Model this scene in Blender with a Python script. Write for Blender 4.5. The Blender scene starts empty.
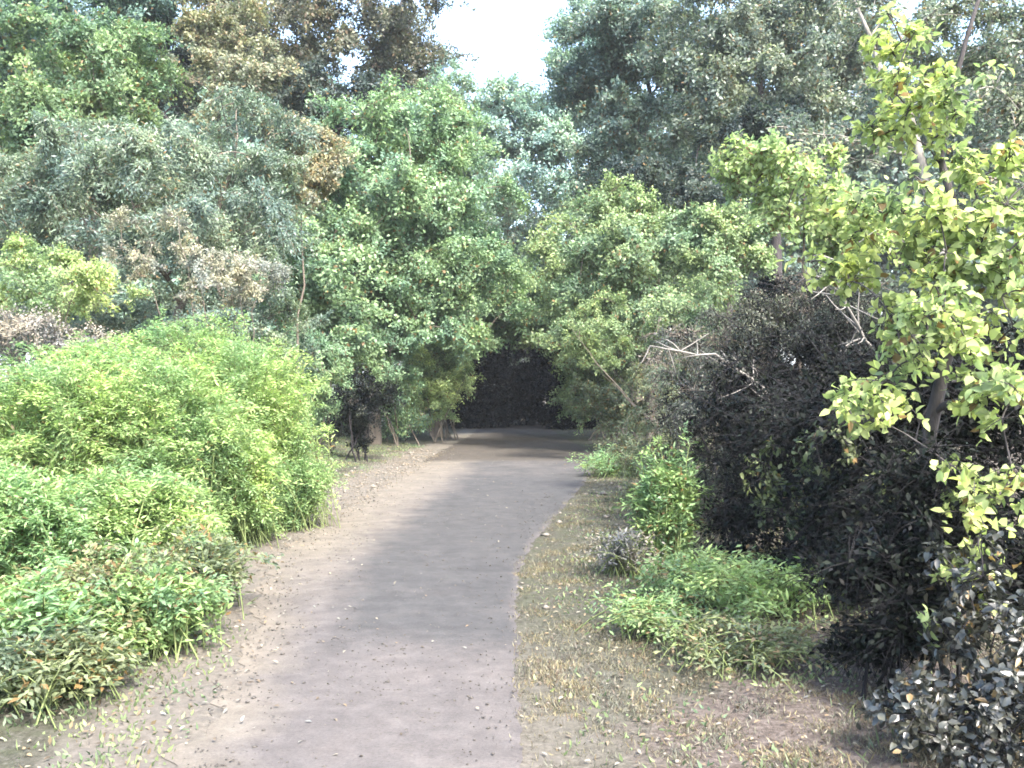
import bpy, math
import numpy as np
from mathutils import Vector

RNG = np.random.default_rng(7)
SC = bpy.context.scene
COL = SC.collection
F = 983.0                       # focal length in picture units, camera 1.6 m up and level
def R(a): return math.radians(a)

# ------------------------------------------------------------------ terrain
LEFT_EDGE = [(0,-1.35),(4.1,-1.38),(6,-1.62),(8.9,-2.2),(12.5,-2.2),(18,-1.95),(22,-1.75),(30,-1.3),(38,-1.15),(48,-.6),(60,1.5)]
RIGHT_EDGE = [(0,0.05),(4.1,0.03),(8,0.04),(9.5,0.16),(12,0.55),(16,1.2),(20,1.7),(24,1.8),(30,1.5),(38,1.3),(48,2.0),(60,4)]
def edge(tab, y):
    return np.interp(y, [a for a, b in tab], [b for a, b in tab])
def wob(x, y, s, k=0.0):
    return (np.sin(x*1.7*s+k)*np.cos(y*1.3*s+2*k)+0.5*np.sin(x*3.1*s+y*2.3*s+k)+0.3*np.sin(y*5.3*s-x*4.1*s+k))/1.8
def ground_z(x, y):
    x = np.asarray(x, float); y = np.asarray(y, float)
    l = edge(LEFT_EDGE, y)-x; r = x-edge(RIGHT_EDGE, y)
    d = np.maximum(np.maximum(l, r), 0)
    t = np.clip((d-0.7)/5.0, 0, 1); t = t*t*(3-2*t)
    h = np.where(l > r, 0.55, 0.35)*t
    u = np.clip((d-0.3)/1.0, 0, 1)
    h = h+u*0.05*wob(x, y, 0.9, 1.1)+u*0.02*wob(x, y, 3.0, 0.3)
    return h

# ------------------------------------------------------------------ mesh buffers
class Buf:
    def __init__(s): s.v=[]; s.l=[]; s.n=[]; s.c=0; s.m=[]
    def add(s, V, faces, mat=0):
        """V (k,3); faces list of (m,q) index arrays"""
        V = np.asarray(V, np.float32).reshape(-1, 3)
        for f in faces:
            f = np.asarray(f, np.int64)
            s.l.append((f+s.c).ravel()); s.n.append(np.full(len(f), f.shape[1], np.int32)); s.m.append(np.full(len(f), mat, np.int32))
        s.v.append(V); s.c += len(V)
    def build(s, name, mats, parent=None, smooth=False, loc=None):
        me = bpy.data.meshes.new(name)
        V = np.concatenate(s.v); L = np.concatenate(s.l); N = np.concatenate(s.n)
        me.vertices.add(len(V)); me.vertices.foreach_set('co', V.ravel())
        me.loops.add(len(L)); me.loops.foreach_set('vertex_index', L.astype(np.int32))
        me.polygons.add(len(N))
        st = np.zeros(len(N), np.int32); st[1:] = np.cumsum(N)[:-1]
        me.polygons.foreach_set('loop_start', st); me.polygons.foreach_set('loop_total', N)
        for m in (mats if isinstance(mats, (list, tuple)) else [mats]): me.materials.append(m)
        me.polygons.foreach_set('material_index', np.concatenate(s.m))
        if smooth: me.polygons.foreach_set('use_smooth', np.ones(len(N), bool))
        me.update(calc_edges=True); me.validate()
        o = bpy.data.objects.new(name, me); COL.objects.link(o)
        if parent is not None: o.parent = parent
        if loc is not None: o.location = loc
        return o

def nrm(a):
    return a/np.maximum(np.linalg.norm(a, axis=-1, keepdims=True), 1e-9)

def add_leaves(b, P, D, N, L, W, kind='far', mat=0):
    n = len(P); D = nrm(D); S = nrm(np.cross(D, N)); U = nrm(np.cross(S, D))
    L = np.broadcast_to(L, n)[:, None]; W = np.broadcast_to(W, n)[:, None]
    if kind == 'far':
        k = RNG.uniform(-.25, .25, (n, 1))
        V = np.stack([P, P+D*L*.42+S*W*.5+U*W*.18, P+D*L+U*L*k*.6, P+D*L*.45-S*W*.5+U*W*.18], 1)
        i = np.arange(n)[:, None]*4
        b.add(V, [i+np.array([[0, 1, 2, 3]])], mat)
    else:
        k = RNG.uniform(.05, .3, (n, 1)); f = W*RNG.uniform(.05, .28, (n, 1))
        m1 = P+D*L*.33; m2 = P+D*L*.7-U*L*k*.35; tip = P+D*L-U*L*k
        V = np.stack([P, m1+S*W*.5+U*f, m2+S*W*.36+U*f*.8, tip, m2-S*W*.36+U*f*.8, m1-S*W*.5+U*f, m1, m2], 1)
        i = np.arange(n)[:, None]*8
        b.add(V, [i+np.array([[0, 6, 1]]), i+np.array([[0, 5, 6]]), i+np.array([[2, 7, 3]]), i+np.array([[3, 7, 4]]),
                  i+np.array([[1, 6, 7, 2]]), i+np.array([[6, 5, 4, 7]])], mat)

def add_tubes(b, P, Rd, s=5, mat=0):
    """P (n,K,3) polylines, Rd (n,K) radii"""
    P = np.asarray(P, float); Rd = np.asarray(Rd, float)
    n, K, _ = P.shape
    T = np.empty_like(P); T[:, 1:-1] = P[:, 2:]-P[:, :-2]; T[:, 0] = P[:, 1]-P[:, 0]; T[:, -1] = P[:, -1]-P[:, -2]
    T = nrm(T)
    m = nrm(T.mean(1)); ref = np.where(np.abs(m[:, 2:3]) > .8, [[1., .2, 0]], [[0., 0., 1.]])
    u = nrm(np.cross(T, ref[:, None, :])); w = np.cross(T, u)
    a = np.arange(s)*2*math.pi/s
    V = P[:, :, None, :]+Rd[:, :, None, None]*(u[:, :, None, :]*np.cos(a)[None, None, :, None]+w[:, :, None, :]*np.sin(a)[None, None, :, None])
    base = (np.arange(n)*K*s)[:, None, None]; kk = (np.arange(K-1)*s)[None, :, None]; j = np.arange(s)[None, None, :]; j2 = (j+1) % s
    f = np.stack([base+kk+j, base+kk+j2, base+kk+s+j2, base+kk+s+j], -1).reshape(-1, 4)
    caps = (np.arange(n)*K*s)[:, None]+(K-1)*s+np.arange(s)[None, :]
    b.add(V.reshape(-1, 3), [f, caps], mat)

def bez(A, B, C, K):
    t = np.linspace(0, 1, K)[None, :, None]
    return A[:, None]*(1-t)**2+2*B[:, None]*t*(1-t)+C[:, None]*t*t

def rdir(n, up=0.0):
    d = RNG.normal(size=(n, 3)); d[:, 2] += up
    return nrm(d)

# ------------------------------------------------------------------ materials
def new_mat(name):
    m = bpy.data.materials.new(name); m.use_nodes = True
    nt = m.node_tree; nt.nodes.clear()
    out = nt.nodes.new('ShaderNodeOutputMaterial')
    return m, nt, out
def node(nt, t, **kw):
    n = nt.nodes.new(t)
    for k, v in kw.items():
        if k.startswith('i_'): n.inputs[k[2:].replace('_', ' ')].default_value = v
        else: setattr(n, k, v)
    return n
def ramp(nt, fac, stops):
    r = nt.nodes.new('ShaderNodeValToRGB'); e = r.color_ramp.elements
    while len(e) < len(stops): e.new(.5)
    for x, (p, c) in zip(e, stops): x.position = p; x.color = (*c, 1) if len(c) == 3 else c
    nt.links.new(fac, r.inputs[0]); return r.outputs[0]
def mix(nt, fac, a, b, mode='MIX'):
    m = nt.nodes.new('ShaderNodeMix'); m.data_type = 'RGBA'; m.blend_type = mode
    for s, v in ((m.inputs[0], fac), (m.inputs[6], a), (m.inputs[7], b)):
        if isinstance(v, (int, float)): s.default_value = v
        elif isinstance(v, tuple): s.default_value = (*v, 1)
        else: nt.links.new(v, s)
    return m.outputs[2]
def noise(nt, scale, detail=3, rough=.6, vec=None):
    n = node(nt, 'ShaderNodeTexNoise'); n.inputs['Scale'].default_value = scale; n.inputs['Detail'].default_value = detail; n.inputs['Roughness'].default_value = rough
    if vec is None:
        g = nt.nodes.new('ShaderNodeNewGeometry'); vec = g.outputs['Position']
    nt.links.new(vec, n.inputs['Vector'])
    return n.outputs['Fac']

def leaf_mat(name, c, var=.35, dead=(.16, .11, .05), deadf=.04, trans=.38, gloss=.35, patch=1.0, rough=.5):
    """per-leaf colour: dark and light neighbours of c, some dead leaves, and larger patches of yellower growth"""
    m, nt, out = new_mat(name)
    g = nt.nodes.new('ShaderNodeNewGeometry'); rnd = g.outputs['Random Per Island']
    c = np.array(c)
    lo = tuple(c*(1-var)); hi = tuple(np.minimum(c*(1+var)*np.array([1.12, 1.05, .95]), .8))
    col = ramp(nt, rnd, [(0, dead), (deadf, dead), (deadf+.002, lo), (.7, tuple(c)), (1, hi)])
    pat = ramp(nt, noise(nt, patch, 2), [(.35, (.72, .8, .9)), (.65, (1.28, 1.18, .95))])
    col = mix(nt, 1.0, col, pat, 'MULTIPLY')
    p = node(nt, 'ShaderNodeBsdfPrincipled'); p.inputs['Roughness'].default_value = rough; p.inputs['Specular IOR Level'].default_value = gloss
    nt.links.new(col, p.inputs['Base Color'])
    t = node(nt, 'ShaderNodeBsdfTranslucent'); nt.links.new(mix(nt, 1.0, col, (1.02, 1.15, .85), 'MULTIPLY'), t.inputs['Color'])
    s = node(nt, 'ShaderNodeMixShader'); s.inputs[0].default_value = trans
    nt.links.new(p.outputs[0], s.inputs[1]); nt.links.new(t.outputs[0], s.inputs[2]); nt.links.new(s.outputs[0], out.inputs[0])
    return m

def bark_mat(name, c, scale=14):
    m, nt, out = new_mat(name)
    tc = nt.nodes.new('ShaderNodeTexCoord'); mp = node(nt, 'ShaderNodeMapping'); mp.inputs['Scale'].default_value = (1, 1, .22)
    nt.links.new(tc.outputs['Object'], mp.inputs[0])
    f = noise(nt, scale, 5, .7, mp.outputs[0]); c = np.array(c)
    col = ramp(nt, f, [(.3, tuple(c*.5)), (.55, tuple(c)), (.75, tuple(c*1.5))])
    p = node(nt, 'ShaderNodeBsdfPrincipled'); p.inputs['Roughness'].default_value = .9; p.inputs['Specular IOR Level'].default_value = .2
    nt.links.new(col, p.inputs['Base Color'])
    bp = node(nt, 'ShaderNodeBump'); bp.inputs['Strength'].default_value = .6; bp.inputs['Distance'].default_value = .03
    nt.links.new(f, bp.inputs['Height']); nt.links.new(bp.outputs[0], p.inputs['Normal'])
    nt.links.new(p.outputs[0], out.inputs[0]); return m

BARK = bark_mat('bark_grey_brown', (.13, .11, .09)); BARK_DARK = bark_mat('bark_dark', (.055, .05, .05)); BARK_SNAG = bark_mat('bark_weathered', (.17, .16, .145)); BARK_PALE = bark_mat('bark_pale', (.26, .24, .21))
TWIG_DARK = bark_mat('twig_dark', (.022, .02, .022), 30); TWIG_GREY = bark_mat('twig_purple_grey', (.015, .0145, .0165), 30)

# ------------------------------------------------------------------ world coordinates helper (metres from camera-distance readings)
def E(px, py, Y, rpx, rpy, ry):
    k = Y/F
    return ((px-512)*k, Y, 1.6+(384-py)*k, rpx*k, ry, rpy*k)

def thing(name, label, cat, group, loc):
    o = bpy.data.objects.new(name, None); COL.objects.link(o); o.location = loc; o.empty_display_size = .3
    o['label'] = label; o['category'] = cat
    if group: o['group'] = group
    return o

def clump_centres(ells, n):
    vol = np.array([e[3]*e[4]*e[5] for e in ells])**.75; k = RNG.choice(len(ells), n, p=vol/vol.sum())
    e = np.array(ells)[k]
    r = RNG.uniform(0.05, 1, (n, 1))**.42
    d = rdir(n)
    return e[:, :3]+d*r*e[:, 3:]*RNG.uniform(.82, 1.12, (n, 1))

def skeleton(b, base, tops, C, r0, K=6, sides=7, minr=.008, trunks=1, spread=.15, mat=0, wander=.06):
    """trunk(s) from base and a limb to each clump centre, each limb leaving the nearest lower wood; returns where every limb ends"""
    base = np.asarray(base, float)
    pool = []; prad = []
    for t in range(trunks):
        b0 = base+np.array([RNG.normal()*spread, RNG.normal()*spread, 0]) if trunks > 1 else base
        b0[2] = ground_z(b0[0], b0[1])-.06
        top = np.asarray(tops[t % len(tops)], float)
        k = 12; s = np.linspace(0, 1, k)[:, None]
        P = b0+(top-b0)*s
        H = np.linalg.norm(top-b0)
        P[1:, :2] += np.cumsum(RNG.normal(size=(k-1, 2))*H*wander*.35, 0)*np.linspace(.4, .8, k-1)[:, None]
        rad = r0*(1-.85*s[:, 0])*np.where(s[:, 0] < .05, 1.35, 1)
        add_tubes(b, P[None], rad[None], sides+2, mat)
        sel = range(2, k) if trunks == 1 else range(1, k)
        for i in sel: pool.append(P[i]); prad.append(rad[i])
    order = np.argsort(np.linalg.norm(C-base, axis=1))
    for ci in order:
        c = C[ci]; A = np.array(pool)
        d = c-A; dist = np.linalg.norm(d, axis=1)+np.maximum(A[:, 2]-c[2]+.15*dist_h(d), 0)*1.5
        j = int(np.argmin(dist)); a = A[j]
        ctrl = a+(c-a)*.5+np.array([0, 0, .22])*np.linalg.norm(c-a)+RNG.normal(size=3)*.06*np.linalg.norm(c-a)
        P = bez(a[None], ctrl[None], c[None], K)[0]
        ra = max(prad[j]*.62, minr)
        rad = np.linspace(ra, max(ra*.45, minr*.7), K)
        add_tubes(b, P[None], rad[None], max(4, sides-2), mat)
        for i in range(2, K): pool.append(P[i]); prad.append(rad[i])

def dist_h(d): return np.linalg.norm(d[:, :2], axis=1)

def fill_clumps(b, wood, C, cr, n_leaf, L, asp, kind, twigs=7, twig_r=.0, droop=.25, flat=.7, mat=0, wmat=0, tl=1.0):
    """leaves set along short twigs that radiate from each limb end"""
    n = len(C)
    cr = cr*RNG.uniform(.65, 1.3, n)
    TD = rdir(n*twigs, .25).reshape(n, twigs, 3); TD[:, :, 2] *= flat
    per = max(1, n_leaf//twigs)
    c = np.repeat(np.arange(n), twigs*per); tw = np.tile(np.repeat(np.arange(twigs), per), n)
    t = RNG.uniform(.1, 1, len(c))
    d = TD[c, tw]
    ln = (cr[c]*(.6+.7*((tw*7919+c*31) % 97)/97.))[:, None]
    sag = np.zeros((len(c), 3)); sag[:, 2] = -droop*ln[:, 0]*t*t
    P = C[c]+d*ln*t[:, None]+sag+RNG.normal(size=(len(c), 3))*cr[c][:, None]*.11
    D = nrm(d*.7+rdir(len(c))*1.0+np.array([0, 0, -droop]))
    N = nrm(rdir(len(c))+np.array([0, 0, .8])+nrm(P-C.mean(0))*.8+nrm(P-C[c])*.5)
    l = L*RNG.uniform(.6, 1.25, len(c))
    add_leaves(b, P, D, N, l, l*asp*RNG.uniform(.8, 1.2, len(c)), kind, mat)
    if twig_r > 0 and wood is not None:
        A = np.repeat(C, twigs, 0); d = TD.reshape(-1, 3); ln = np.repeat(cr, twigs)[:, None]*tl
        e = A+d*ln; e[:, 2] -= droop*ln[:, 0]
        P = bez(A, A+d*ln*.5, e, 4)
        add_tubes(wood, P, np.tile(np.linspace(twig_r, twig_r*.4, 4), (len(A), 1)), 3, wmat)

def tree(name, label, base, ells, mats, n, cr, n_leaf, L, asp=.55, kind='far', r0=.16, trunks=1, spread=.2, cat='tree', group=None,
         twigs=7, twig_r=.006, droop=.25, flat=.7, bark=None, top=None, sides=7, minr=.012, parts=('trunk', 'crown'), tl=1.0, wander=.06):
    if cat == 'tree' and kind == 'far' and base[1] > 9: ells = [(*e[:3], e[3]*1.12, e[4]*1.1, e[5]*1.12) for e in ells]; n = int(n*1.15)
    if kind == 'far' and base[1] > 9: L *= .62; n_leaf = int(n_leaf*2.3)
    bx, by = base; bz = float(ground_z(bx, by))
    C = clump_centres(ells, n)
    keep = C[:, 2] > ground_z(C[:, 0], C[:, 1])+cr*.25
    C = C[keep]
    if top is None:
        tops = []
        for e in sorted(ells, key=lambda e: -e[2])[:max(1, trunks)]: tops.append((e[0], e[1], e[2]+e[5]*.35))
    else: tops = [top]
    if trunks > 1:
        idx = RNG.choice(len(C), trunks); tops = [tuple(C[i]) for i in idx]
    o = thing(name, label, cat, group, (bx, by, bz))
    w = Buf(); f = Buf()
    off = np.array([bx, by, bz])
    skeleton(w, (bx, by, bz), tops, C, r0, trunks=trunks, spread=spread, sides=sides, minr=minr, wander=wander)
    fill_clumps(f, w, C, cr, n_leaf, L, asp, kind, twigs, twig_r, droop, flat, tl=tl)
    for bb in (w, f): bb.v = [x-off.astype(np.float32) for x in bb.v]
    w.build(parts[0], bark or BARK, o, smooth=True)
    f.build(parts[1], mats, o)
    return o

def feathery(name, label, base, e, mat, n_stem, per, L, W, group, smat, cat='bush', lean=(0, 0), droop=.28, core=.35):
    """many arching stems with two rows of fine leaflets"""
    bx, by = base; bz = float(ground_z(bx, by))
    o = thing(name, label, cat, group, (bx, by, bz))
    ex = np.array(e)
    A = np.stack([bx+RNG.normal(size=n_stem)*ex[3]*core, by+RNG.normal(size=n_stem)*ex[4]*core, np.zeros(n_stem)], 1)
    A[:, 2] = ground_z(A[:, 0], A[:, 1])-.03
    d = rdir(n_stem, .35); d[:, 2] = np.abs(d[:, 2]) if False else d[:, 2]
    r = RNG.uniform(.55, 1, (n_stem, 1))**.6
    T = ex[:3]+d*r*ex[3:]*RNG.uniform(.85, 1.15, (n_stem, 1))
    if cat == 'weed': T[:, :2] += (T[:, :2]-np.array([bx, by]))*np.abs(RNG.normal(size=(n_stem, 1)))*.45; T[:, 2] += RNG.gamma(1.2, .22, n_stem)*ex[5]*1.1*(RNG.uniform(size=n_stem) < .5)
    T[:, 2] = np.maximum(T[:, 2], ground_z(T[:, 0], T[:, 1])+.08)
    Cc = A*.45+T*.55; Cc[:, 2] = np.maximum(T[:, 2], Cc[:, 2])+droop*np.linalg.norm((T-A)[:, :2], axis=1)*.6+.1
    K = 7; P = bez(A, Cc, T, K)
    w = Buf(); add_tubes(w, P, np.tile(np.linspace(.006, .0015, K), (n_stem, 1)), 3)
    f = Buf()
    idx = np.repeat(np.arange(n_stem), per); t = RNG.uniform(.12, 1, len(idx))[:, None]
    Q = A[idx]*(1-t)**2+2*Cc[idx]*t*(1-t)+T[idx]*t*t
    tan = nrm(2*(1-t)*(Cc[idx]-A[idx])+2*t*(T[idx]-Cc[idx]))
    side = nrm(np.cross(tan, [0, 0, 1])+1e-4); sg = RNG.choice([-1, 1], (len(idx), 1))
    D = nrm(tan*RNG.uniform(.3, 1, (len(idx), 1))+side*sg*.8+rdir(len(idx))*.45)
    Q = Q+D*RNG.uniform(0, .05, (len(idx), 1))+RNG.normal(size=Q.shape)*.02
    l = L*RNG.uniform(.5, 1.4, len(idx))*(1.25-.5*t[:, 0])
    add_leaves(f, Q, D, nrm(rdir(len(idx))*.7+np.array([0, 0, 1])), l, W*RNG.uniform(.7, 1.3, len(idx)), 'far')
    off = np.array([bx, by, bz], np.float32)
    for bb in (w, f): bb.v = [x-off for x in bb.v]
    w.build('stem', smat, o, smooth=True); f.build('foliage', mat, o)
    return o

# ------------------------------------------------------------------ camera, light, sky
cam = bpy.data.cameras.new('camera'); co = bpy.data.objects.new('camera', cam); COL.objects.link(co)
co.location = (0, 0, 1.6); co.rotation_euler = (R(90), 0, 0)
cam.sensor_width = 36; cam.lens = 36*F/1024; cam.clip_end = 3000; cam.clip_start = .05
SC.camera = co
SUN = Vector((.34, -.60, .78)).normalized()
EL = math.asin(SUN.z); AZ = math.atan2(SUN.x, SUN.y)
sl = bpy.data.lights.new('sun', 'SUN'); sl.energy = 2.2; sl.angle = R(6); sl.color = (1, .95, .87)
so = bpy.data.objects.new('sun', sl); COL.objects.link(so); so.rotation_euler = SUN.to_track_quat('Z', 'Y').to_euler()
w = bpy.data.worlds.new('World'); SC.world = w; w.use_nodes = True
nt = w.node_tree; bg = nt.nodes['Background']
sky = nt.nodes.new('ShaderNodeTexSky'); sky.sky_type = 'NISHITA'; sky.sun_disc = False
sky.sun_elevation = EL; sky.sun_rotation = AZ; sky.air_density = 1.0; sky.dust_density = 3; sky.ozone_density = .6
nt.links.new(sky.outputs[0], bg.inputs[0]); bg.inputs[1].default_value = .15
SC.view_settings.view_transform = 'Standard'; SC.view_settings.look = 'None'; SC.view_settings.gamma = 1; SC.view_settings.exposure = 2.85
SC.render.engine = 'CYCLES'
cy = SC.cycles
cy.max_bounces = 7; cy.diffuse_bounces = 4; cy.glossy_bounces = 2; cy.transmission_bounces = 5; cy.transparent_max_bounces = 4
cy.use_denoising = True; cy.denoiser = 'OPENIMAGEDENOISE'; cy.caustics_reflective = False; cy.caustics_refractive = False
cy.use_adaptive_sampling = True; cy.adaptive_threshold = .02
SC.render.film_transparent = False; cy.filter_width = 1.7

# ------------------------------------------------------------------ ground and path
def grid(xs, ys, zf):
    X, Y = np.meshgrid(xs, ys); V = np.stack([X, Y, zf(X, Y)], -1).reshape(-1, 3)
    nx, ny = len(xs), len(ys)
    i = (np.arange(ny-1)[:, None]*nx+np.arange(nx-1)[None]).ravel()[:, None]
    return V, i+np.array([[0, 1, nx+1, nx]])
gx = np.concatenate([[-900, -300, -120, -60, -35, -22], np.arange(-14, 14.01, .16), [22, 35, 60, 120, 300, 900]])
gy = np.concatenate([[-900, -200, -60, -20, -8], np.arange(-2, 30, .16), np.arange(30, 66, .6), [80, 110, 200, 500, 1500]])

def vec_attr(o, name, a):
    at = o.data.attributes.new(name, 'FLOAT', 'POINT'); at.data.foreach_set('value', np.asarray(a, np.float32))

b = Buf(); V, fc = grid(gx, gy, ground_z); b.add(V, [fc])
m, nt, out = new_mat('ground_soil')
att = node(nt, 'ShaderNodeAttribute', attribute_name='sand')
att2 = node(nt, 'ShaderNodeAttribute', attribute_name='litter')
fine = noise(nt, 26, 6, .8); mid = noise(nt, 6, 4, .65); big = noise(nt, 1.1, 3)
soil = ramp(nt, fine, [(.32, (.022, .02, .015)), (.47, (.05, .048, .036)), (.56, (.075, .072, .058)), (.70, (.15, .145, .125))])
soil = mix(nt, ramp(nt, mid, [(.42, (0, 0, 0)), (.62, (.75, .75, .75))]), soil, (.052, .058, .034))
sand = ramp(nt, fine, [(.3, (.075, .066, .055)), (.52, (.13, .115, .095)), (.72, (.20, .18, .155))])
sand = mix(nt, ramp(nt, mid, [(.4, (0, 0, 0)), (.7, (.6, .6, .6))]), sand, (.09, .086, .08))
lit = ramp(nt, fine, [(.3, (.035, .028, .024)), (.5, (.085, .070, .061)), (.7, (.17, .145, .13))])
def soft(fac, n, w=.35):
    a = node(nt, 'ShaderNodeMath', operation='MULTIPLY_ADD'); nt.links.new(n, a.inputs[0]); a.inputs[1].default_value = w*2
    nt.links.new(fac, a.inputs[2])
    return ramp(nt, a.outputs[0], [(.5+w*.5, (0, 0, 0)), (.5+w*1.3, (1, 1, 1))])
c = mix(nt, soft(att.outputs['Fac'], mid), soil, sand)
c = mix(nt, soft(att2.outputs['Fac'], mid), c, lit)
p = node(nt, 'ShaderNodeBsdfPrincipled'); p.inputs['Roughness'].default_value = .95; p.inputs['Specular IOR Level'].default_value = .15
nt.links.new(c, p.inputs['Base Color'])
bp = node(nt, 'ShaderNodeBump'); bp.inputs['Strength'].default_value = .7; bp.inputs['Distance'].default_value = .03
nt.links.new(fine, bp.inputs['Height']); nt.links.new(bp.outputs[0], p.inputs['Normal']); nt.links.new(p.outputs[0], out.inputs[0])
go = b.build('ground', m, smooth=True); go['kind'] = 'structure'
x, y = V[:, 0], V[:, 1]
l = edge(LEFT_EDGE, y)-x; r = x-edge(RIGHT_EDGE, y)
wid = np.interp(y, [0, 4, 6, 10, 14, 22, 30, 40], [.5, .6, .5, .8, .8, .9, .6, .4])
sandv = np.clip(1.25-np.maximum(l, 0)/wid*.75, 0, 1)*(r < -.15)
sandv = np.maximum(sandv, np.clip(.72-np.maximum(r, 0)*.25, 0, 1)*(r > -.3)*np.interp(y, [4, 6, 9], [.8, .6, .1]))
vec_attr(go, 'sand', sandv)
vec_attr(go, 'litter', np.clip(1.5-np.hypot((x-1.45)/.9, (y-4.3)/.9), 0, 1)*.9+np.clip((r-1.0)/1.0, 0, .5))

# path: its own slightly crowned sheet with a ragged edge
ys = np.concatenate([np.arange(-3, 14, .04), np.arange(14, 62, .12)]); us = np.linspace(0, 1, 33)
Yg, Ug = np.meshgrid(ys, us, indexing='ij')
le = edge(LEFT_EDGE, Yg)+.10*wob(Yg, 0*Yg, 1.3, .7)+.07*wob(Yg, 0*Yg, 4.1, .2)+.04*wob(Yg, 0*Yg, 11, .2)
re = edge(RIGHT_EDGE, Yg)+.03*wob(Yg, 0*Yg, 2.3, 2.7)+.035*wob(Yg, 0*Yg, 6.3, .9)+.018*wob(Yg, 0*Yg, 17, .9)
Xg = le+(re-le)*Ug
Zg = ground_z(Xg, Yg)+.004+.014*np.clip(np.minimum(Ug, 1-Ug)*5, 0, 1)*(1+.25*wob(Xg, Yg, 1.6, .4))
nx = len(us); i = (np.arange(len(ys)-1)[:, None]*nx+np.arange(nx-1)[None]).ravel()[:, None]
b = Buf(); V = np.stack([Xg, Yg, Zg], -1).reshape(-1, 3); b.add(V, [i+np.array([[0, 1, nx+1, nx]])])
m, nt, out = new_mat('path_surface')
att = node(nt, 'ShaderNodeAttribute', attribute_name='dust')
fine = noise(nt, 75, 6, .8); mid = noise(nt, 6, 7, .75); big = noise(nt, .9, 6, .7)
grey = ramp(nt, mid, [(.3, (.038, .0375, .0375)), (.5, (.050, .049, .049)), (.7, (.062, .061, .0605))])
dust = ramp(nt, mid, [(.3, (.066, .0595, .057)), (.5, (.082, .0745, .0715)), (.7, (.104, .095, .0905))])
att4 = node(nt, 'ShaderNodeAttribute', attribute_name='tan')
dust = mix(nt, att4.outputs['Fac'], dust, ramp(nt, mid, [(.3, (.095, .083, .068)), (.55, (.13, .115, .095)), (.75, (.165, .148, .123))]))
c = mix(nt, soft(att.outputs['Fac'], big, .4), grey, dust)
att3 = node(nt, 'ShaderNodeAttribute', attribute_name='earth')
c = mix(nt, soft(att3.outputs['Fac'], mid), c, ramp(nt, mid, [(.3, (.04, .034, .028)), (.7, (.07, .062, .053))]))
c = mix(nt, 1.0, c, ramp(nt, noise(nt, 2.3, 6, .7), [(.3, (.8, .8, .81)), (.5, (1, 1, 1)), (.7, (1.14, 1.12, 1.1))]), 'MULTIPLY')
c = mix(nt, 1.0, c, ramp(nt, fine, [(.28, (.5, .5, .5)), (.46, (.95, .95, .95)), (.58, (1.05, 1.05, 1.05)), (.72, (1.5, 1.48, 1.45))]), 'MULTIPLY')
p = node(nt, 'ShaderNodeBsdfPrincipled'); p.inputs['Roughness'].default_value = .9; p.inputs['Specular IOR Level'].default_value = .2
nt.links.new(c, p.inputs['Base Color'])
bp = node(nt, 'ShaderNodeBump'); bp.inputs['Strength'].default_value = .5; bp.inputs['Distance'].default_value = .01
nt.links.new(fine, bp.inputs['Height']); nt.links.new(bp.outputs[0], p.inputs['Normal']); nt.links.new(p.outputs[0], out.inputs[0])
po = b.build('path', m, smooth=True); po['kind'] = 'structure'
U = Ug.ravel(); Y = Yg.ravel()
dust_and_sunv = np.maximum(np.maximum(np.clip(1.3-Ug.ravel()*(re-le).ravel()/.5, 0, 1), np.clip(.55-(1-Ug.ravel())*(re-le).ravel()/.3, 0, 1)), np.maximum(np.interp(Y, [0, 4.6, 5.6, 6.6, 9, 14, 20], [1, .95, .6, .28, .14, .2, .45]), np.clip(1.15-U*1.9, 0, 1)*np.interp(Y, [5, 7.5, 14, 20], [.6, 1, 1, .9])))  # dust; the rise towards the far bend paints a sunlit patch into the colour
vec_attr(po, 'dust', dust_and_sunv)
wd = (re-le).ravel()
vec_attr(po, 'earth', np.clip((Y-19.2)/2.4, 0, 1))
vec_attr(po, 'tan', np.maximum(np.clip((Y-6.5)/3, 0, 1)*np.clip(1.4-U*3, 0, 1), np.clip(1.15-U*wd/.35, 0, 1)))

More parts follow.
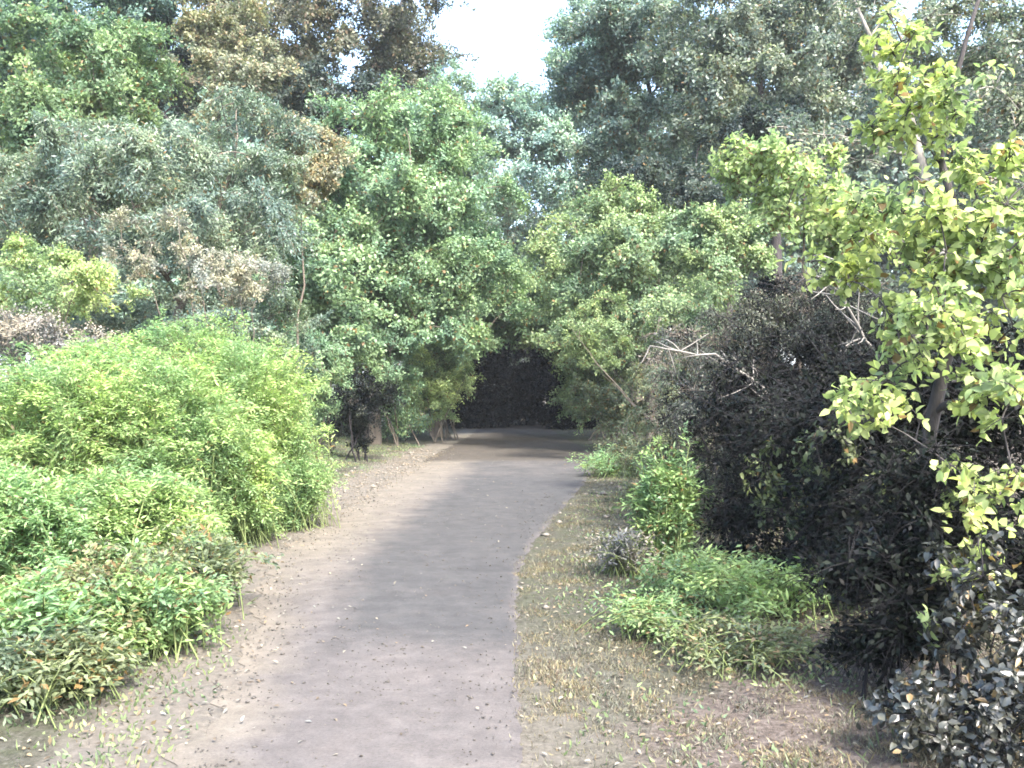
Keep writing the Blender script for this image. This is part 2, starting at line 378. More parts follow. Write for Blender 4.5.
# ------------------------------------------------------------------ foliage materials
LM = dict(
 soft=leaf_mat('leaf_soft_green', (0.187, 0.290, 0.175)),
 willow=leaf_mat('leaf_grey_green', (0.144, 0.203, 0.158), gloss=.6),
 light=leaf_mat('leaf_light_green', (0.141, 0.220, 0.119)),
 teal=leaf_mat('leaf_dark_teal', (0.099, 0.177, 0.154), gloss=.6),
 olive=leaf_mat('leaf_olive_brown', (0.109, 0.120, 0.092), deadf=.12, dead=(.13, .10, .075)),
 yellow=leaf_mat('leaf_yellow_brown', (0.183, 0.203, 0.142), deadf=.15, dead=(.2, .16, .11)),
 orange=leaf_mat('leaf_orange', (0.252, 0.257, 0.187), deadf=.2, dead=(.26, .2, .11)),
 far=leaf_mat('leaf_haze_blue_grey', (0.198, 0.302, 0.261), gloss=.6, patch=.4),  # paler, bluer leaves: distance haze is put into the colour
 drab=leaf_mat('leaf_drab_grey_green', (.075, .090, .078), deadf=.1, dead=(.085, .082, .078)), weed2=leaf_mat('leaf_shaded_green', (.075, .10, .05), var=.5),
 shade=leaf_mat('leaf_gap_shade', (.045, .068, .066), gloss=.4, deadf=.02),  # dark teal leaves stand in for shaded gaps in the canopy
 dark=leaf_mat('leaf_dark_blue_green', (0.123, 0.185, 0.156), gloss=.6),
 dgrey=leaf_mat('leaf_dark_grey_green', (0.142, 0.183, 0.146), gloss=.6),
 mid=leaf_mat('leaf_mid_green', (0.211, 0.295, 0.164)),
 lime=leaf_mat('leaf_yellow_green', (0.284, 0.374, 0.176), trans=.45),
 big=leaf_mat('leaf_broad_lime', (0.3311, 0.4026, 0.1843), trans=.5, var=.45, patch=2, gloss=.25, rough=.5),
 brush=leaf_mat('leaf_shade_dark', (.007, .0105, .0085), trans=.1, var=.5, gloss=.1, patch=2, dead=(.012, .0125, .014), deadf=.15),  # near black: shade of the brush and hollow is put into the colour
 deep_shade=leaf_mat('leaf_shade_black', (.006, .0075, .0085), trans=.05, gloss=.05, dead=(.006, .006, .009)),  # near black: shade of tunnel and back thicket is put into the colour
 fern=leaf_mat('leaf_fresh_green', (0.2845, 0.3950, 0.1703), trans=.45, deadf=.03, patch=1.5, var=.3),
 fern2=leaf_mat('leaf_fresh_yellow_green', (0.2602, 0.3870, 0.1772), trans=.45, deadf=.05, patch=1.5, var=.3),
 weed=leaf_mat('leaf_weed_green', (0.187, 0.287, 0.133), deadf=.06, patch=4),
 brown=leaf_mat('leaf_brown_olive', (0.171, 0.198, 0.110), deadf=.25, patch=3, dead=(.2, .15, .09)),
 pale=leaf_mat('leaf_pale_pinkish', (0.2724, 0.2772, 0.2297), deadf=.1, patch=2, dead=(.24, .2, .17)),
 dry=leaf_mat('leaf_dry_grey', (.19, .185, .17), deadf=.3, patch=2, trans=.2, dead=(.14, .125, .115)),
 oliveshrub=leaf_mat('leaf_olive_shrub', (0.144, 0.182, 0.116), deadf=.12, patch=1.5),
 greyleaf=leaf_mat('leaf_silver_dark', (0.038, 0.042, 0.038), trans=.2, var=.6, gloss=.7, rough=.35, patch=6),
)

# ------------------------------------------------------------------ trees
GL = 'trees on the left of the path'; GR = 'trees on the right of the path'
def X(px, Y): return (px-512)*Y/F
tree('broadleaf_tree', 'tall soft green tree leaning over the path left of the dark tunnel', (X(372, 25), 25),
     [E(390, 215, 24.5, 120, 120, 3.0), E(330, 290, 23.5, 75, 90, 2.2), E(455, 265, 25.5, 75, 70, 2.2), E(430, 140, 26, 70, 60, 2.4)],
     LM['soft'], 150, .85, 420, .17, group=GL, r0=.2)
tree('broadleaf_tree', 'olive brown tree rising behind the orange sapling left of the sky gap', (X(330, 31), 31),
     [E(345, 40, 30, 110, 65, 3.2), E(260, 0, 30, 100, 60, 3), E(405, 5, 31, 55, 60, 2.5)],
     LM['olive'], 85, .95, 330, .2, group=GL, r0=.24, bark=BARK_DARK)
tree('willow_tree', 'pale grey green tree with a wide low crown behind the bright feathery bushes', (X(140, 18), 18),
     [E(150, 180, 17, 130, 60, 2), E(250, 160, 18, 60, 60, 1.8), E(40, 190, 17.5, 70, 60, 1.8), E(200, 230, 16.5, 90, 40, 1.5)],
     LM['willow'], 130, .6, 380, .13, asp=.32, group=GL, r0=.14, droop=.5)
tree('broadleaf_tree', 'light green rounded tree above the grey green tree in the upper left', (X(75, 22), 22),
     [E(80, 85, 21, 62, 70, 2), E(60, 130, 20.5, 90, 40, 2), E(130, 60, 22, 35, 40, 1.5)],
     LM['light'], 80, .7, 330, .16, group=GL, r0=.18)
tree('broadleaf_tree', 'dark teal tree filling the top left corner', (X(30, 27), 27),
     [E(40, 10, 26, 90, 60, 3), E(140, 0, 27, 60, 45, 2), E(-20, 60, 26, 50, 80, 2)],
     LM['teal'], 80, .85, 330, .2, group=GL, r0=.22, bark=BARK_DARK)
tree('broadleaf_tree', 'thin yellow brown tree between the light green and olive brown trees', (X(215, 24), 24),
     [E(210, 80, 24, 48, 36, 1.3), E(250, 75, 24, 35, 35, 1.0), E(215, 20, 25, 45, 40, 1.5)],
     LM['yellow'], 46, .55, 240, .15, group=GL, r0=.12)
tree('sapling', 'small orange leaved sapling against the soft green tree', (X(302, 19.5), 19.5),
     [E(308, 155, 19.3, 38, 38, .8), E(300, 195, 19.3, 28, 26, .5)],
     LM['orange'], 34, .36, 200, .12, group=None, r0=.035)
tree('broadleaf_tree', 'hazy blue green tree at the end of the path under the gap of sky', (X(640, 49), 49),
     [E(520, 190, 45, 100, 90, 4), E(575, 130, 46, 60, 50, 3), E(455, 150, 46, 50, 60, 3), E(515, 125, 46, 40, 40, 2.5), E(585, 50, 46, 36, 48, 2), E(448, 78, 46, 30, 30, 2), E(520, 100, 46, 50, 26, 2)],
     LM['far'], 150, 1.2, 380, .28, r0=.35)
tree('broadleaf_tree', 'dark blue green tree right of the gap of sky', (X(665, 31), 31),
     [E(660, 130, 30, 85, 85, 3), E(640, 30, 30, 60, 60, 2.5), E(600, 70, 31, 40, 50, 2)],
     LM['dark'], 110, .9, 330, .2, group=GR, r0=.24, bark=BARK_DARK)
tree('broadleaf_tree', 'grey green tree at the top between the blue green tree and the slender trunk', (X(775, 26), 26),
     [E(770, 80, 25, 95, 70, 2.6), E(730, 10, 26, 70, 50, 2.4), E(830, 30, 26, 50, 60, 2)],
     LM['dgrey'], 110, .75, 330, .18, group=GR, r0=.22, bark=BARK_DARK)
tree('broadleaf_tree', 'mid green leafy tree arching over the right of the tunnel', (X(655, 22), 22),
     [E(665, 265, 21.5, 80, 50, 1.8), E(590, 275, 23, 55, 45, 1.6), E(620, 220, 23, 50, 40, 1.6), E(720, 250, 21, 45, 50, 1.4)],
     LM['mid'], 110, .6, 330, .14, group=GR, r0=.16)
tree('broadleaf_tree', 'yellow green small tree with loose sprays above the dark brush', (X(800, 12.5), 12.5),
     [E(805, 195, 12, 60, 40, .8), E(750, 165, 12.3, 35, 25, .6), E(850, 235, 12, 50, 26, .7)],
     LM['lime'], 56, .34, 190, .08, group=GR, r0=.05, kind='near', wander=.015, top=(X(805, 12.2), 12.2, 4.0))
tree('broadleaf_tree', 'olive grey tree in the upper right corner behind the slender trunk', (X(960, 15), 15),
     [E(965, 60, 15, 75, 90, 1.6), E(880, 10, 15.5, 40, 50, 1.2), E(1010, 160, 14.5, 50, 60, 1.2), E(1000, 10, 15.5, 60, 50, 1.2), E(830, 130, 16, 50, 60, 1.2)],
     LM['dgrey'], 90, .5, 150, .12, group=GR, r0=.15, bark=BARK_PALE, twigs=10, twig_r=.011)
tree('broadleaf_tree', 'green tree at the left rim of the dark tunnel far down the path', (X(436, 30), 30),
     [E(428, 335, 29, 38, 50, 2.0), E(490, 298, 31, 64, 38, 2.4), E(420, 260, 30, 60, 50, 2.5)],
     LM['soft'], 90, .8, 330, .2, group=GL, r0=.2)
tree('broadleaf_tree', 'green tree at the right rim of the dark tunnel far down the path', (X(615, 30), 30),
     [E(598, 335, 29, 44, 56, 2.0), E(555, 300, 31, 60, 36, 2.4), E(640, 260, 30, 60, 50, 2.5)],
     LM['mid'], 90, .8, 330, .2, group=GR, r0=.2)
tree('broadleaf_tree', 'added deep teal tree standing in for the shaded gap between the olive brown tree and the soft green tree', (X(340, 28), 28),
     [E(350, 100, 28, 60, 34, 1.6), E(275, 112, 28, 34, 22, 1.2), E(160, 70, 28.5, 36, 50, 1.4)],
     LM['shade'], 60, .6, 260, .17, group=GL, r0=.16, bark=BARK_DARK)  # tree added to give the left canopy its dark gaps
tree('broadleaf_tree', 'added deep teal tree standing in for the shaded gap above the mid green leafy tree right of the tunnel', (X(690, 23.5), 23.5),
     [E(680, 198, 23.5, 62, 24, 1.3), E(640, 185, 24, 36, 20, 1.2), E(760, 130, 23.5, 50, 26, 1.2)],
     LM['shade'], 60, .5, 240, .15, group=GR, r0=.14, bark=BARK_DARK)  # tree added to give the right canopy its dark gaps
# near-black evergreens added behind the tunnel mouth, standing in for its shade
for k, (px, Y, h, lab) in enumerate([(472, 36, 4.6, 'added black evergreen standing in for shade at the left inside the tunnel of trees'),
                                     (530, 38, 5.4, 'added black evergreen standing in for shade and closing the end of the tunnel of trees'),
                                     (585, 35.5, 4.6, 'added black evergreen standing in for shade at the right inside the tunnel of trees')]):
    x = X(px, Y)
    tree('tunnel_shade_tree', lab, (x, Y), [(x, Y, h*.5, 1.5, 1.3, h*.5), (x, Y, h*.22, 1.6, 1.3, h*.25)],
         LM['deep_shade'], 80, .6, 260, .2, group='evergreens standing in for tunnel shade', r0=.18, bark=BARK_DARK)

# slender foreground tree on the right with broad lime leaves
Yt = 5.4
tree('broadleaf_tree', 'slender dark trunked tree with broad lime leaves close by on the right', (X(925, Yt), Yt),
     [E(965, 245, 5.2, 62, 48, .45), E(925, 330, 5.0, 60, 50, .45), E(885, 60, 5.8, 26, 40, .35), E(895, 125, 5.6, 20, 30, .3),
      E(970, 165, 5.2, 40, 22, .4), E(870, 400, 4.9, 42, 24, .3), E(1010, 300, 5, 40, 70, .4), E(965, 490, 4.6, 20, 50, .2),
      E(1000, 390, 4.8, 40, 40, .3), E(860, 215, 5.5, 40, 28, .3), E(945, 110, 5.3, 32, 45, .3), E(925, 195, 5.0, 28, 40, .3), E(1010, 215, 5.0, 30, 40, .3), E(1000, 470, 4.7, 26, 40, .2), E(985, 560, 4.5, 20, 50, .15), E(940, 600, 4.5, 14, 40, .12), E(840, 270, 5.6, 30, 22, .25)],
     LM['big'], 205, .15, 32, .058, asp=.62, kind='near', group=None, r0=.055, twigs=4, twig_r=.003, bark=BARK_DARK, top=(X(950, Yt), Yt, 3.9), minr=.005, wander=.055)

# far row of trees closing the view
proto = None
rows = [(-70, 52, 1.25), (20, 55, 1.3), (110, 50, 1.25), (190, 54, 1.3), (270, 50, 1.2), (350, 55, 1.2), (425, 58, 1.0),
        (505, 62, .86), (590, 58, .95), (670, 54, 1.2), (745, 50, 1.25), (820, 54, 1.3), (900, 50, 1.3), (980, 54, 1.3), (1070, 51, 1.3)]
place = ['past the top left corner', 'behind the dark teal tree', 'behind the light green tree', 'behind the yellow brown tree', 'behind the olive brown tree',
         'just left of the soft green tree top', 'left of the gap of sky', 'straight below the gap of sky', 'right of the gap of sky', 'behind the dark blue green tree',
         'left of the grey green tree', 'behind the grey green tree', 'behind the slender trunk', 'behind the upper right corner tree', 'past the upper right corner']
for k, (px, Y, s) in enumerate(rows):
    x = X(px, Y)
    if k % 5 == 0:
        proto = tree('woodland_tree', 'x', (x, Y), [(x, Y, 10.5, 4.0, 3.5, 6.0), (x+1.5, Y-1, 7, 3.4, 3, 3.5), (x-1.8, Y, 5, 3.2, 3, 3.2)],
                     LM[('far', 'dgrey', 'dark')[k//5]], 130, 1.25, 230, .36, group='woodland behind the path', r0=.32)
        o = proto
    else:
        o = proto.copy(); COL.objects.link(o); o.location = (x, Y, float(ground_z(x, Y))); o.rotation_euler = (0, 0, RNG.uniform(0, 6.28))
        for ch in proto.children:
            cc = ch.copy(); COL.objects.link(cc); cc.parent = o
    o.scale = (s, s, s*RNG.uniform(.95, 1.08)); o['label'] = 'distant woodland tree '+place[k]

# ------------------------------------------------------------------ shrubs
GS = 'shrubs beside the path'
def shrub(label, base, ells, mat, n, cr, nl, L, asp=.5, kind='far', name='shrub', bark=None, trunks=6, spread=.25, r0=.02, twig_r=.004, droop=.2, twigs=6, group=GS, minr=.005, tl=1.0):
    return tree(name, label, base, ells, LM[mat], n, cr, nl, L, asp, kind, r0, trunks, spread, 'shrub', group, twigs, twig_r, droop, .8, bark, None, 5, minr, ('stem', 'foliage'), tl)
shrub('bright yellow green shrub at the left foot of the tunnel', (X(430, 27), 27), [E(428, 392, 27, 40, 48, 1.0), E(462, 398, 27, 14, 30, .5), E(452, 350, 27.5, 20, 30, .7)], 'lime', 34, .4, 240, .11)
shrub('dark bramble added as the shaded hollow under the soft green tree beside the sandy edge', (X(358, 20), 20), [E(358, 405, 20, 36, 42, .8)], 'brush', 22, .35, 180, .1, bark=TWIG_DARK)  # near-black bush added where there is only a shaded hollow
shrub('olive and brown shrub at the right foot of the tunnel', (X(625, 23), 23), [E(628, 392, 23, 48, 58, 1.0), E(594, 412, 24.5, 24, 28, .6)], 'oliveshrub', 34, .4, 240, .11)
shrub('green leafy shrub overhanging right of the olive shrub', (X(690, 19), 19), [E(600, 330, 20, 45, 40, 1), E(690, 320, 18.5, 45, 40, 1)], 'mid', 44, .38, 220, .1)
shrub('dull olive shrub with drooping stems at the left end of the dark brush', (X(670, 13.5), 13.5), [E(690, 395, 12.2, 50, 50, .5), E(655, 425, 13.3, 52, 75, .8), E(690, 470, 12.5, 38, 50, .6), E(640, 480, 12.8, 25, 30, .5)], 'oliveshrub', 44, .26, 260, .07, asp=.3, droop=.6)
GB = 'dark brush along the right side'
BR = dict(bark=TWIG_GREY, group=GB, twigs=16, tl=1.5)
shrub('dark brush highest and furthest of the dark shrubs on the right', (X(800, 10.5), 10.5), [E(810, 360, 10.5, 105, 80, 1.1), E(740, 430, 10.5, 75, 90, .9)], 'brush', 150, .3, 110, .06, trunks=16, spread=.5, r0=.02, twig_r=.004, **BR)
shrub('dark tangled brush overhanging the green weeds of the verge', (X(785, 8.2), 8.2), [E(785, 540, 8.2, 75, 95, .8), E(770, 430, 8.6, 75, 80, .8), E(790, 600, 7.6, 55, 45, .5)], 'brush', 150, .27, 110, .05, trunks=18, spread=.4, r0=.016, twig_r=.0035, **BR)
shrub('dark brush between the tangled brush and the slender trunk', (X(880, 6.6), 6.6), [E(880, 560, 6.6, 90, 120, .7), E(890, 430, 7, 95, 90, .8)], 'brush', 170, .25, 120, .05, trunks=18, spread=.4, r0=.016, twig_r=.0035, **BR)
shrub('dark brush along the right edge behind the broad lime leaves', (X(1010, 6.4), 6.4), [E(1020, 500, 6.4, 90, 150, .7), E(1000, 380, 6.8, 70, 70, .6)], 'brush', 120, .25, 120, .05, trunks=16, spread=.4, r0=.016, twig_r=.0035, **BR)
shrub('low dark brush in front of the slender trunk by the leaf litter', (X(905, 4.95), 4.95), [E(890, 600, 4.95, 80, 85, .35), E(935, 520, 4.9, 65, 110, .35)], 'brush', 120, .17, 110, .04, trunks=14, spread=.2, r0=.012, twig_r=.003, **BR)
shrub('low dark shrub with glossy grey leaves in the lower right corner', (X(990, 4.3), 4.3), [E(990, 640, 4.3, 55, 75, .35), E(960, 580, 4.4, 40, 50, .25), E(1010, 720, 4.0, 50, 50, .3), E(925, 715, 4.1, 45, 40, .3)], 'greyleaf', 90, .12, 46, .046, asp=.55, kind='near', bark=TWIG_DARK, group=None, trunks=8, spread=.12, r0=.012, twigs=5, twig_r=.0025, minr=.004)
GT = 'understorey thickets'
shrub('green thicket left of the shaded hollow under the soft green tree', (X(322, 21), 21), [E(322, 385, 21, 32, 50, .9), E(300, 350, 21, 30, 40, .8)], 'soft', 40, .38, 230, .11, group=GT)
shrub('green thicket between the shaded hollow and the bright yellow green shrub', (X(398, 25.5), 25.5), [E(395, 385, 25.5, 34, 46, 1.0), E(375, 345, 24, 46, 35, 1.0)], 'soft', 40, .45, 230, .13, group=GT)
shrub('green thicket behind the bright yellow green shrub beside the tunnel mouth', (X(445, 28.5), 28.5), [E(440, 375, 28.5, 30, 46, 1.0)], 'mid', 34, .5, 230, .15, group=GT)
shrub('green thicket between the olive shrub and the dark tunnel', (X(600, 28), 28), [E(584, 380, 28, 27, 46, 1.0), E(640, 350, 28, 34, 44, 1)], 'mid', 36, .5, 230, .14, group=GT)
shrub('green thicket behind the right end of the pale dead branch', (X(700, 24), 24), [E(700, 370, 24, 60, 50, 1.1), E(670, 340, 24, 50, 40, 1)], 'oliveshrub', 50, .45, 230, .12, group=GT)
shrub('green thicket at the far left behind the dry grey brush', (X(60, 20), 20), [E(0, 330, 20, 70, 40, 1), E(110, 325, 20, 70, 40, 1)], 'willow', 50, .42, 230, .11, group=GT)
shrub('dark thicket behind the dark brush under the yellow green tree', (X(790, 15), 15), [E(770, 370, 14, 90, 85, 1.1), E(900, 380, 13.5, 110, 90, 1.1)], 'deep_shade', 110, .38, 300, .1, group=GT, bark=TWIG_DARK)
shrub('dry grey twiggy shrub with few leaves on top of the dark brush', (X(715, 11.2), 11.2), [E(700, 350, 11, 55, 34, .6), E(820, 300, 11.3, 75, 30, .6), E(740, 390, 10.4, 50, 50, .5)], 'dry', 90, .26, 24, .05, bark=BARK, twigs=12, twig_r=.004, group=GB)
shrub('arching grey green growth drooping over the top of the dark brush', (X(745, 10.2), 10.2), [E(690, 350, 10, 46, 26, .5), E(760, 315, 10.2, 60, 24, .5), E(850, 300, 10, 60, 26, .5), E(680, 410, 9.8, 30, 36, .4), E(720, 470, 9.3, 24, 34, .3)], 'drab', 80, .22, 90, .06, asp=.35, bark=TWIG_DARK, droop=.9, twigs=8, group=GB, trunks=9)
shrub('loose green leaved sprays growing out through the middle of the dark brush', (X(835, 7.4), 7.4), [E(850, 440, 6.6, 40, 40, .3), E(900, 480, 6.1, 30, 40, .25), E(790, 480, 7.2, 40, 50, .25)], 'weed2', 30, .14, 40, .05, bark=TWIG_DARK, droop=.5, kind='near', twigs=5, group=GB, trunks=6)
# left
shrub('pale pinkish flowering shrub behind the feathery bushes', (X(225, 14), 14), [E(230, 275, 14, 50, 40, .8), E(150, 245, 14.5, 40, 35, .7)], 'pale', 40, .26, 150, .075)
shrub('lime green shrub at the left edge above the dry grey brush', (X(40, 13.5), 13.5), [E(30, 275, 13.5, 55, 50, .9), E(100, 290, 13, 40, 40, .7)], 'lime', 40, .3, 220, .08)
shrub('dry grey brown brush at the left edge above the feathery bushes', (X(40, 11.5), 11.5), [E(40, 340, 11.5, 75, 34, .7)], 'dry', 34, .24, 120, .06, twigs=9)
shrub('grey green shrub between the pale shrub and the shaded hollow', (X(285, 17), 17), [E(280, 330, 17, 60, 55, 1.0), E(200, 320, 16, 60, 50, 1.0)], 'willow', 50, .34, 220, .09)

GF = 'feathery green bushes on the left bank'
FE = [('feathery yellow green bush filling the slope between the middle bush and the sandy edge', (225, 9.9), (228, 490, 9.8, 66, 62, .8), 'fern', 300),
      ('feathery yellow green bush filling the slope at the upper left of the bank', (90, 10.5), (95, 400, 10.2, 80, 62, .9), 'fern2', 300),
      ('feathery bright green bush nearest the path at the sandy edge', (262, 11.5), (255, 425, 11.2, 78, 90, 1.0), 'fern', 300),
      ('feathery pale green bush with a yellowish top behind the others', (190, 12.2), (190, 385, 11.8, 110, 70, 1.0), 'fern2', 300),
      ('feathery bright green bush in the middle of the left bank', (155, 9.3), (155, 455, 9.1, 110, 100, 1.0), 'fern', 380),
      ('feathery bright green bush at the left edge of the bank', (35, 8.8), (35, 450, 8.6, 115, 95, 1.0), 'fern', 380),
      ('feathery yellow green bush at the far left above the weeds', (5, 6.9), (5, 555, 6.7, 95, 85, .7), 'fern2', 300),
      ('feathery low green bush reaching the bare ground edge', (130, 7.7), (135, 545, 7.5, 95, 75, .75), 'fern', 320)]
STEM_GREEN = bark_mat('stem_green', (.16, .2, .08))
for lab, (bp_, by_), e, mm, ns in FE:
    feathery('feathery_bush', lab, (X(bp_, by_), by_), E(*e), LM[mm], int(ns*1.25), 120, .06, .017, GF, STEM_GREEN)

# ------------------------------------------------------------------ weeds and low plants
GW = 'weeds at the path edge'
def weed(label, px, Y, h, rad, mat, n=40, per=26, L=.06, W=.022, name='weed_clump'):
    x = X(px, Y); z = float(ground_z(x, Y))
    return feathery(name, label, (x, Y), (x, Y, z+h*.55, rad, rad, h*.5), LM[mat], n, per, L, W, GW, STEM_GREEN, 'weed', droop=.2, core=.45)
weed('brown olive weed clump below the far left feathery bush', 85, 5.9, .42, .42, 'brown', 130, 46)
weed('fresh green weed clump at the edge of the bare ground', 150, 5.9, .40, .36, 'weed', 130, 46, .06, .024)
weed('green weed clump at the lower left edge', 15, 5.4, .4, .4, 'fern2', 130, 46, .07, .025)
weed('dull green low weed beside the bare ground', 45, 5.0, .25, .38, 'oliveshrub', 120, 40)
weed('olive dry weed between the low feathery bush and the bare ground', 190, 6.9, .45, .36, 'oliveshrub', 130, 40)
weed('tall light green weed clump standing on the right verge', 668, 8.6, .85, .24, 'weed', 170, 60, .07, .02)
weed('low green weed in front of the tall light green clump', 700, 7.2, .32, .40, 'weed', 52, 38, .06, .022)
weed('mid green weed under the dark brush edge', 748, 6.5, .32, .42, 'fern', 64, 40, .06, .02)
weed('low spreading light green weed on the trodden verge', 655, 6.3, .2, .36, 'weed', 44, 30, .05, .02)
weed('olive weed with brown tips below the dark brush', 738, 5.6, .2, .4, 'brown', 50, 36, .05, .018)
weed('feathery green skirt of weeds at the foot of the bush nearest the sandy edge', 288, 10.9, .75, .42, 'fern', 220, 70, .06, .017)
weed('yellow green weed at the far bend of the path', 612, 17, .35, .5, 'fern2', 90, 40, .07, .02)
weed('dry grey weed beside the tall light green clump', 625, 8.2, .3, .24, 'dry', 60, 30, .05, .016)

# ------------------------------------------------------------------ dead arching branches
def snag(label, pts, r):
    pts = np.array(pts, float); o = thing('dead_branch', label, 'branch', None, tuple(pts[0]))
    w = Buf(); K = 14; s = np.linspace(0, len(pts)-1, K)
    P = np.stack([np.interp(s, np.arange(len(pts)), pts[:, i]) for i in range(3)], 1); P[1:-1] += RNG.normal(size=(K-2, 3))*.02
    add_tubes(w, P[None], np.linspace(r, r*.3, K)[None], 6)
    A = P[RNG.integers(3, K, 26)]; d = rdir(26, -.2); e = A+d*RNG.uniform(.2, .5, (26, 1))
    add_tubes(w, bez(A, (A+e)/2+RNG.normal(size=A.shape)*.04, e, 4), np.tile(np.linspace(r*.35, r*.12, 4), (26, 1)), 4)
    w.v = [v-pts[0].astype(np.float32) for v in w.v]
    w.build('wood', BARK_SNAG, o, smooth=True); return o
x1, y1 = X(790, 9.6), 9.6
snag('pale dead branch arching out of the dark brush towards the path', [(x1, y1, float(ground_z(x1, y1))-.03), (X(770, 9.4), 9.4, 1.5), (X(720, 9.2), 9.2, 1.85), (X(650, 9), 9, 1.95)], .022)
x1, y1 = X(900, 8), 8
snag('grey leaning dead stem between the lime sprays and the dark brush', [(x1, y1, float(ground_z(x1, y1))-.03), (X(890, 8), 8, 1.6), (X(850, 7.8), 7.8, 2.2), (X(820, 7.6), 7.6, 2.6)], .022)

# ------------------------------------------------------------------ grass, litter, stones
def scatter_blades(name, n, xr, yr, dens, mat, h, wd, lean=.5):
    x = RNG.uniform(*xr, n); y = RNG.uniform(*yr, n)
    keep = RNG.uniform(size=n) < dens(x, y); x, y = x[keep], y[keep]; n = len(x)
    P = np.stack([x, y, ground_z(x, y)-.005], 1)
    D = nrm(rdir(n)*lean+np.array([0, 0, 1.]))
    b = Buf(); l = h*RNG.uniform(.4, 1.5, n)
    add_leaves(b, P, D, rdir(n), l, wd*RNG.uniform(.7, 1.3, n), 'far')
    o = b.build(name, mat); o['kind'] = 'stuff'; return o
def rdist(x, y): return x-edge(RIGHT_EDGE, y)
def ldist(x, y): return edge(LEFT_EDGE, y)-x
GRASS_DRY = leaf_mat('grass_dry', (.145, .14, .10), deadf=.3, dead=(.10, .075, .055), patch=3, trans=.2)
GRASS_GREEN = leaf_mat('grass_green', (.12, .155, .08), deadf=.12, dead=(.17, .145, .09), patch=2, trans=.3)
scatter_blades('dry_grass', 800000, (0, 3.2), (3.3, 18), lambda x, y: np.clip(rdist(x, y)*3+.5, 0, 1)*(rdist(x, y) > -.06-.10*np.clip(wob(x, y, 2.6, 1.5), 0, 1))*np.clip(.25+.8*wob(x, y, 1.6, .5)+.7*wob(x, y, 7, .1), .04, 1)*np.interp(y, [3, 8, 18], [1, .7, .3]), GRASS_DRY, .034, .0042, 1.3)
scatter_blades('grass', 120000, (-6, 6), (3.2, 40), lambda x, y: np.where(rdist(x, y) > 0, np.clip((rdist(x, y)-.25)*.8, 0, 1)*np.clip(.2+1.2*wob(x, y, 1.1, 2.2), 0, 1), np.clip((ldist(x, y)-.55*np.interp(y, [4, 10, 20], [1.1, 1.6, 2]))*1.5, 0, 1)*np.clip(.45+wob(x, y, 1.4, .2), 0, 1))*(np.maximum(rdist(x, y), ldist(x, y)) > 0), GRASS_GREEN, .085, .007, .8)
COVER = leaf_mat('ground_cover_leaf', (.16, .215, .115), deadf=.15, dead=(.16, .13, .09), patch=1.6, trans=.35, var=.45)
scatter_blades('ground_cover', 300000, (-5, 5), (3.2, 26), lambda x, y: np.where(rdist(x, y) > 0, np.clip((rdist(x, y)-.05)*1.0, 0, 1)*np.clip(.42+1.1*wob(x, y, 1.3, 4.2), 0, 1)*np.interp(y, [3.5, 5, 8], [.45, .8, 1]), np.clip((ldist(x, y)-np.interp(y, [4, 8, 10, 20], [-.05, .0, .55, .6]))*3.0, 0, 1)*np.clip(np.interp(y, [4, 6, 8], [.8, .6, .4])+1.0*wob(x, y, 1.5, .9), 0, 1))*(np.maximum(rdist(x, y), ldist(x, y)) > .01), COVER, .038, .015, 1.6)
# fallen leaves
n = 42000; x = RNG.uniform(-3.5, 4, n); y = RNG.uniform(3.2, 24, n)
dn = np.where(rdist(x, y) > 0, np.clip(.12+rdist(x, y)*.5, 0, .9), np.where(ldist(x, y) > -.25, np.interp(y, [4, 9, 12, 20], [.3, .4, .95, .95]), np.clip(.012+.16*np.clip(.9+ldist(x, y), 0, 1), 0, 1))); k = RNG.uniform(size=n) < dn
x, y = x[k], y[k]; n = len(x); b = Buf(); d = rdir(n); d[:, 2] *= .25
add_leaves(b, np.stack([x, y, ground_z(x, y)+np.where((rdist(x, y) < 0) & (ldist(x, y) < 0), .026, .014)], 1), d, nrm(rdir(n)*.4+np.array([0, 0, 1.])), .032*RNG.uniform(.35, 1.3, n), .016, 'near')
o = b.build('fallen_leaves', leaf_mat('leaf_fallen', (.10, .08, .06), var=.6, deadf=.4, dead=(.19, .175, .145), trans=.1, gloss=.2)); o['kind'] = 'stuff'
# pale stones in the sandy edge
ico = np.array([(0, 0, 1), (1, 0, 0), (0, 1, 0), (-1, 0, 0), (0, -1, 0), (0, 0, -1), (.7, .7, .2), (-.7, .7, .1), (-.7, -.7, .2), (.7, -.7, .1)], float)
tri = np.array([(0, 1, 6), (0, 6, 2), (0, 2, 7), (0, 7, 3), (0, 3, 8), (0, 8, 4), (0, 4, 9), (0, 9, 1), (5, 6, 1), (5, 2, 6), (5, 7, 2), (5, 3, 7), (5, 8, 3), (5, 4, 8), (5, 9, 4), (5, 1, 9)])
n = 2600; x = RNG.uniform(-3.6, 3, n); y = RNG.uniform(3.4, 24, n); near = np.interp(y, [3.4, 8, 14], [.45, .8, 1.2])
dn = np.where(ldist(x, y) > 0, np.clip(1.1-ldist(x, y)*.7, 0, 1)*np.interp(y, [4, 10, 12], [.35, .6, 1.6]), np.where(rdist(x, y) > 0, np.clip(.6-rdist(x, y)*.4, 0, 1), 0)); k = RNG.uniform(size=n) < dn
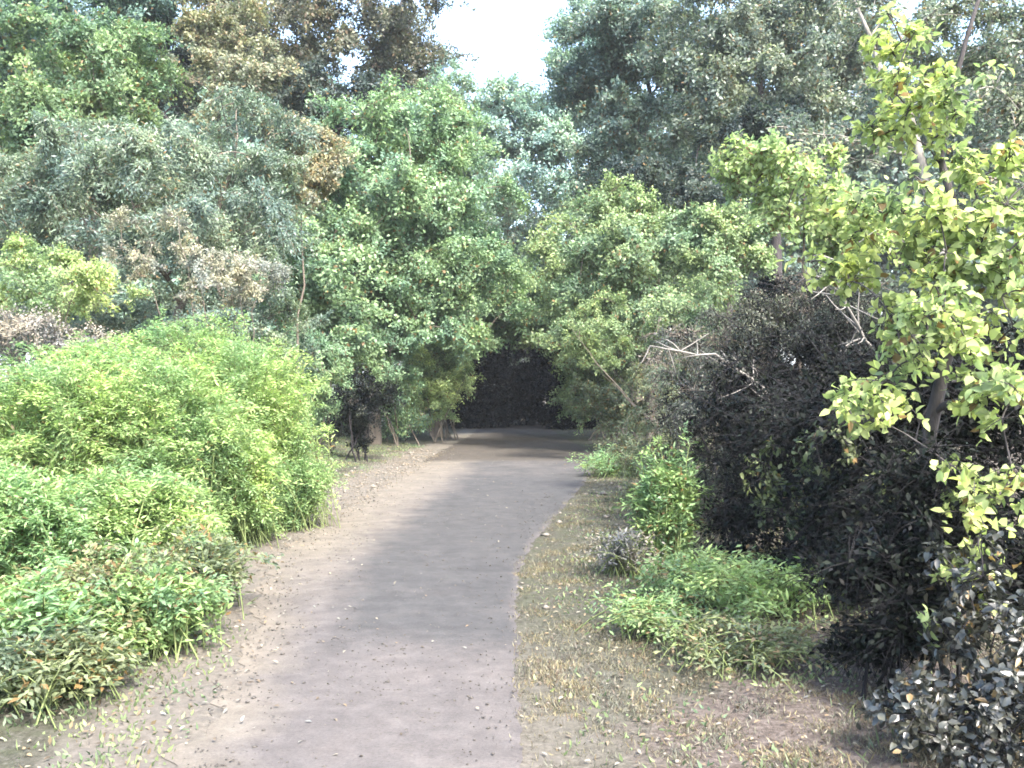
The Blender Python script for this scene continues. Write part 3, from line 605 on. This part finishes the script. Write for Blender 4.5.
x, y, near = x[k], y[k], near[k]; n = len(x); s = near*.02*np.exp(RNG.normal(size=n)*.4)
V = ico[None]*s[:, None, None]*RNG.uniform(.6, 1.3, (n, 10, 3))*np.array([1, 1, .6]); V += np.stack([x, y, ground_z(x, y)+s*.25], 1)[:, None]
b = Buf(); b.add(V.reshape(-1, 3), [((np.arange(n)*10)[:, None, None]+tri[None]).reshape(-1, 3)])
n = 16000; gx_ = RNG.uniform(-2.4, 1.2, n); gy_ = 3.3+RNG.uniform(0, 1, n)**1.6*11; kk = (ldist(gx_, gy_) < 0) & (rdist(gx_, gy_) < 0) & (RNG.uniform(size=n) < .25+.6*np.abs(wob(gx_, gy_, 1.8, .6)))
gx_, gy_ = gx_[kk], gy_[kk]; n = len(gx_); gs = .0045*np.exp(RNG.normal(size=n)*.45)
V = ico[None]*gs[:, None, None]*RNG.uniform(.6, 1.3, (n, 10, 3))*np.array([1, 1, .7]); V += np.stack([gx_, gy_, ground_z(gx_, gy_)+.018], 1)[:, None]
g2 = Buf(); g2.add(V.reshape(-1, 3), [((np.arange(n)*10)[:, None, None]+tri[None]).reshape(-1, 3)]); o = g2.build('grit', bark_mat('stone_grit', (.085, .078, .07), 60)); o['kind'] = 'stuff'
m = bark_mat('stone_pale', (.19, .172, .145), 20); o = b.build('gravel', m); o['kind'] = 'stuff'

# ------------------------------------------------------------------ thin summer haze round the whole place
m, nt, out = new_mat('haze_air')
v = node(nt, 'ShaderNodeVolumePrincipled'); v.inputs['Color'].default_value = (.93, .97, 1, 1); v.inputs['Density'].default_value = .0006; v.inputs['Anisotropy'].default_value = .2
nt.links.new(v.outputs[0], out.inputs['Volume'])
bx = np.array([(sx*1010., 300+sy*1290., 14+sz*16.) for sx in (-1, 1) for sy in (-1, 1) for sz in (-1, 1)])
b = Buf(); b.add(bx, [np.array([[0, 1, 3, 2], [4, 6, 7, 5], [0, 4, 5, 1], [2, 3, 7, 6], [0, 2, 6, 4], [1, 5, 7, 3]])])
o = b.build('haze', m); o['kind'] = 'stuff'
cy.volume_bounces = 0
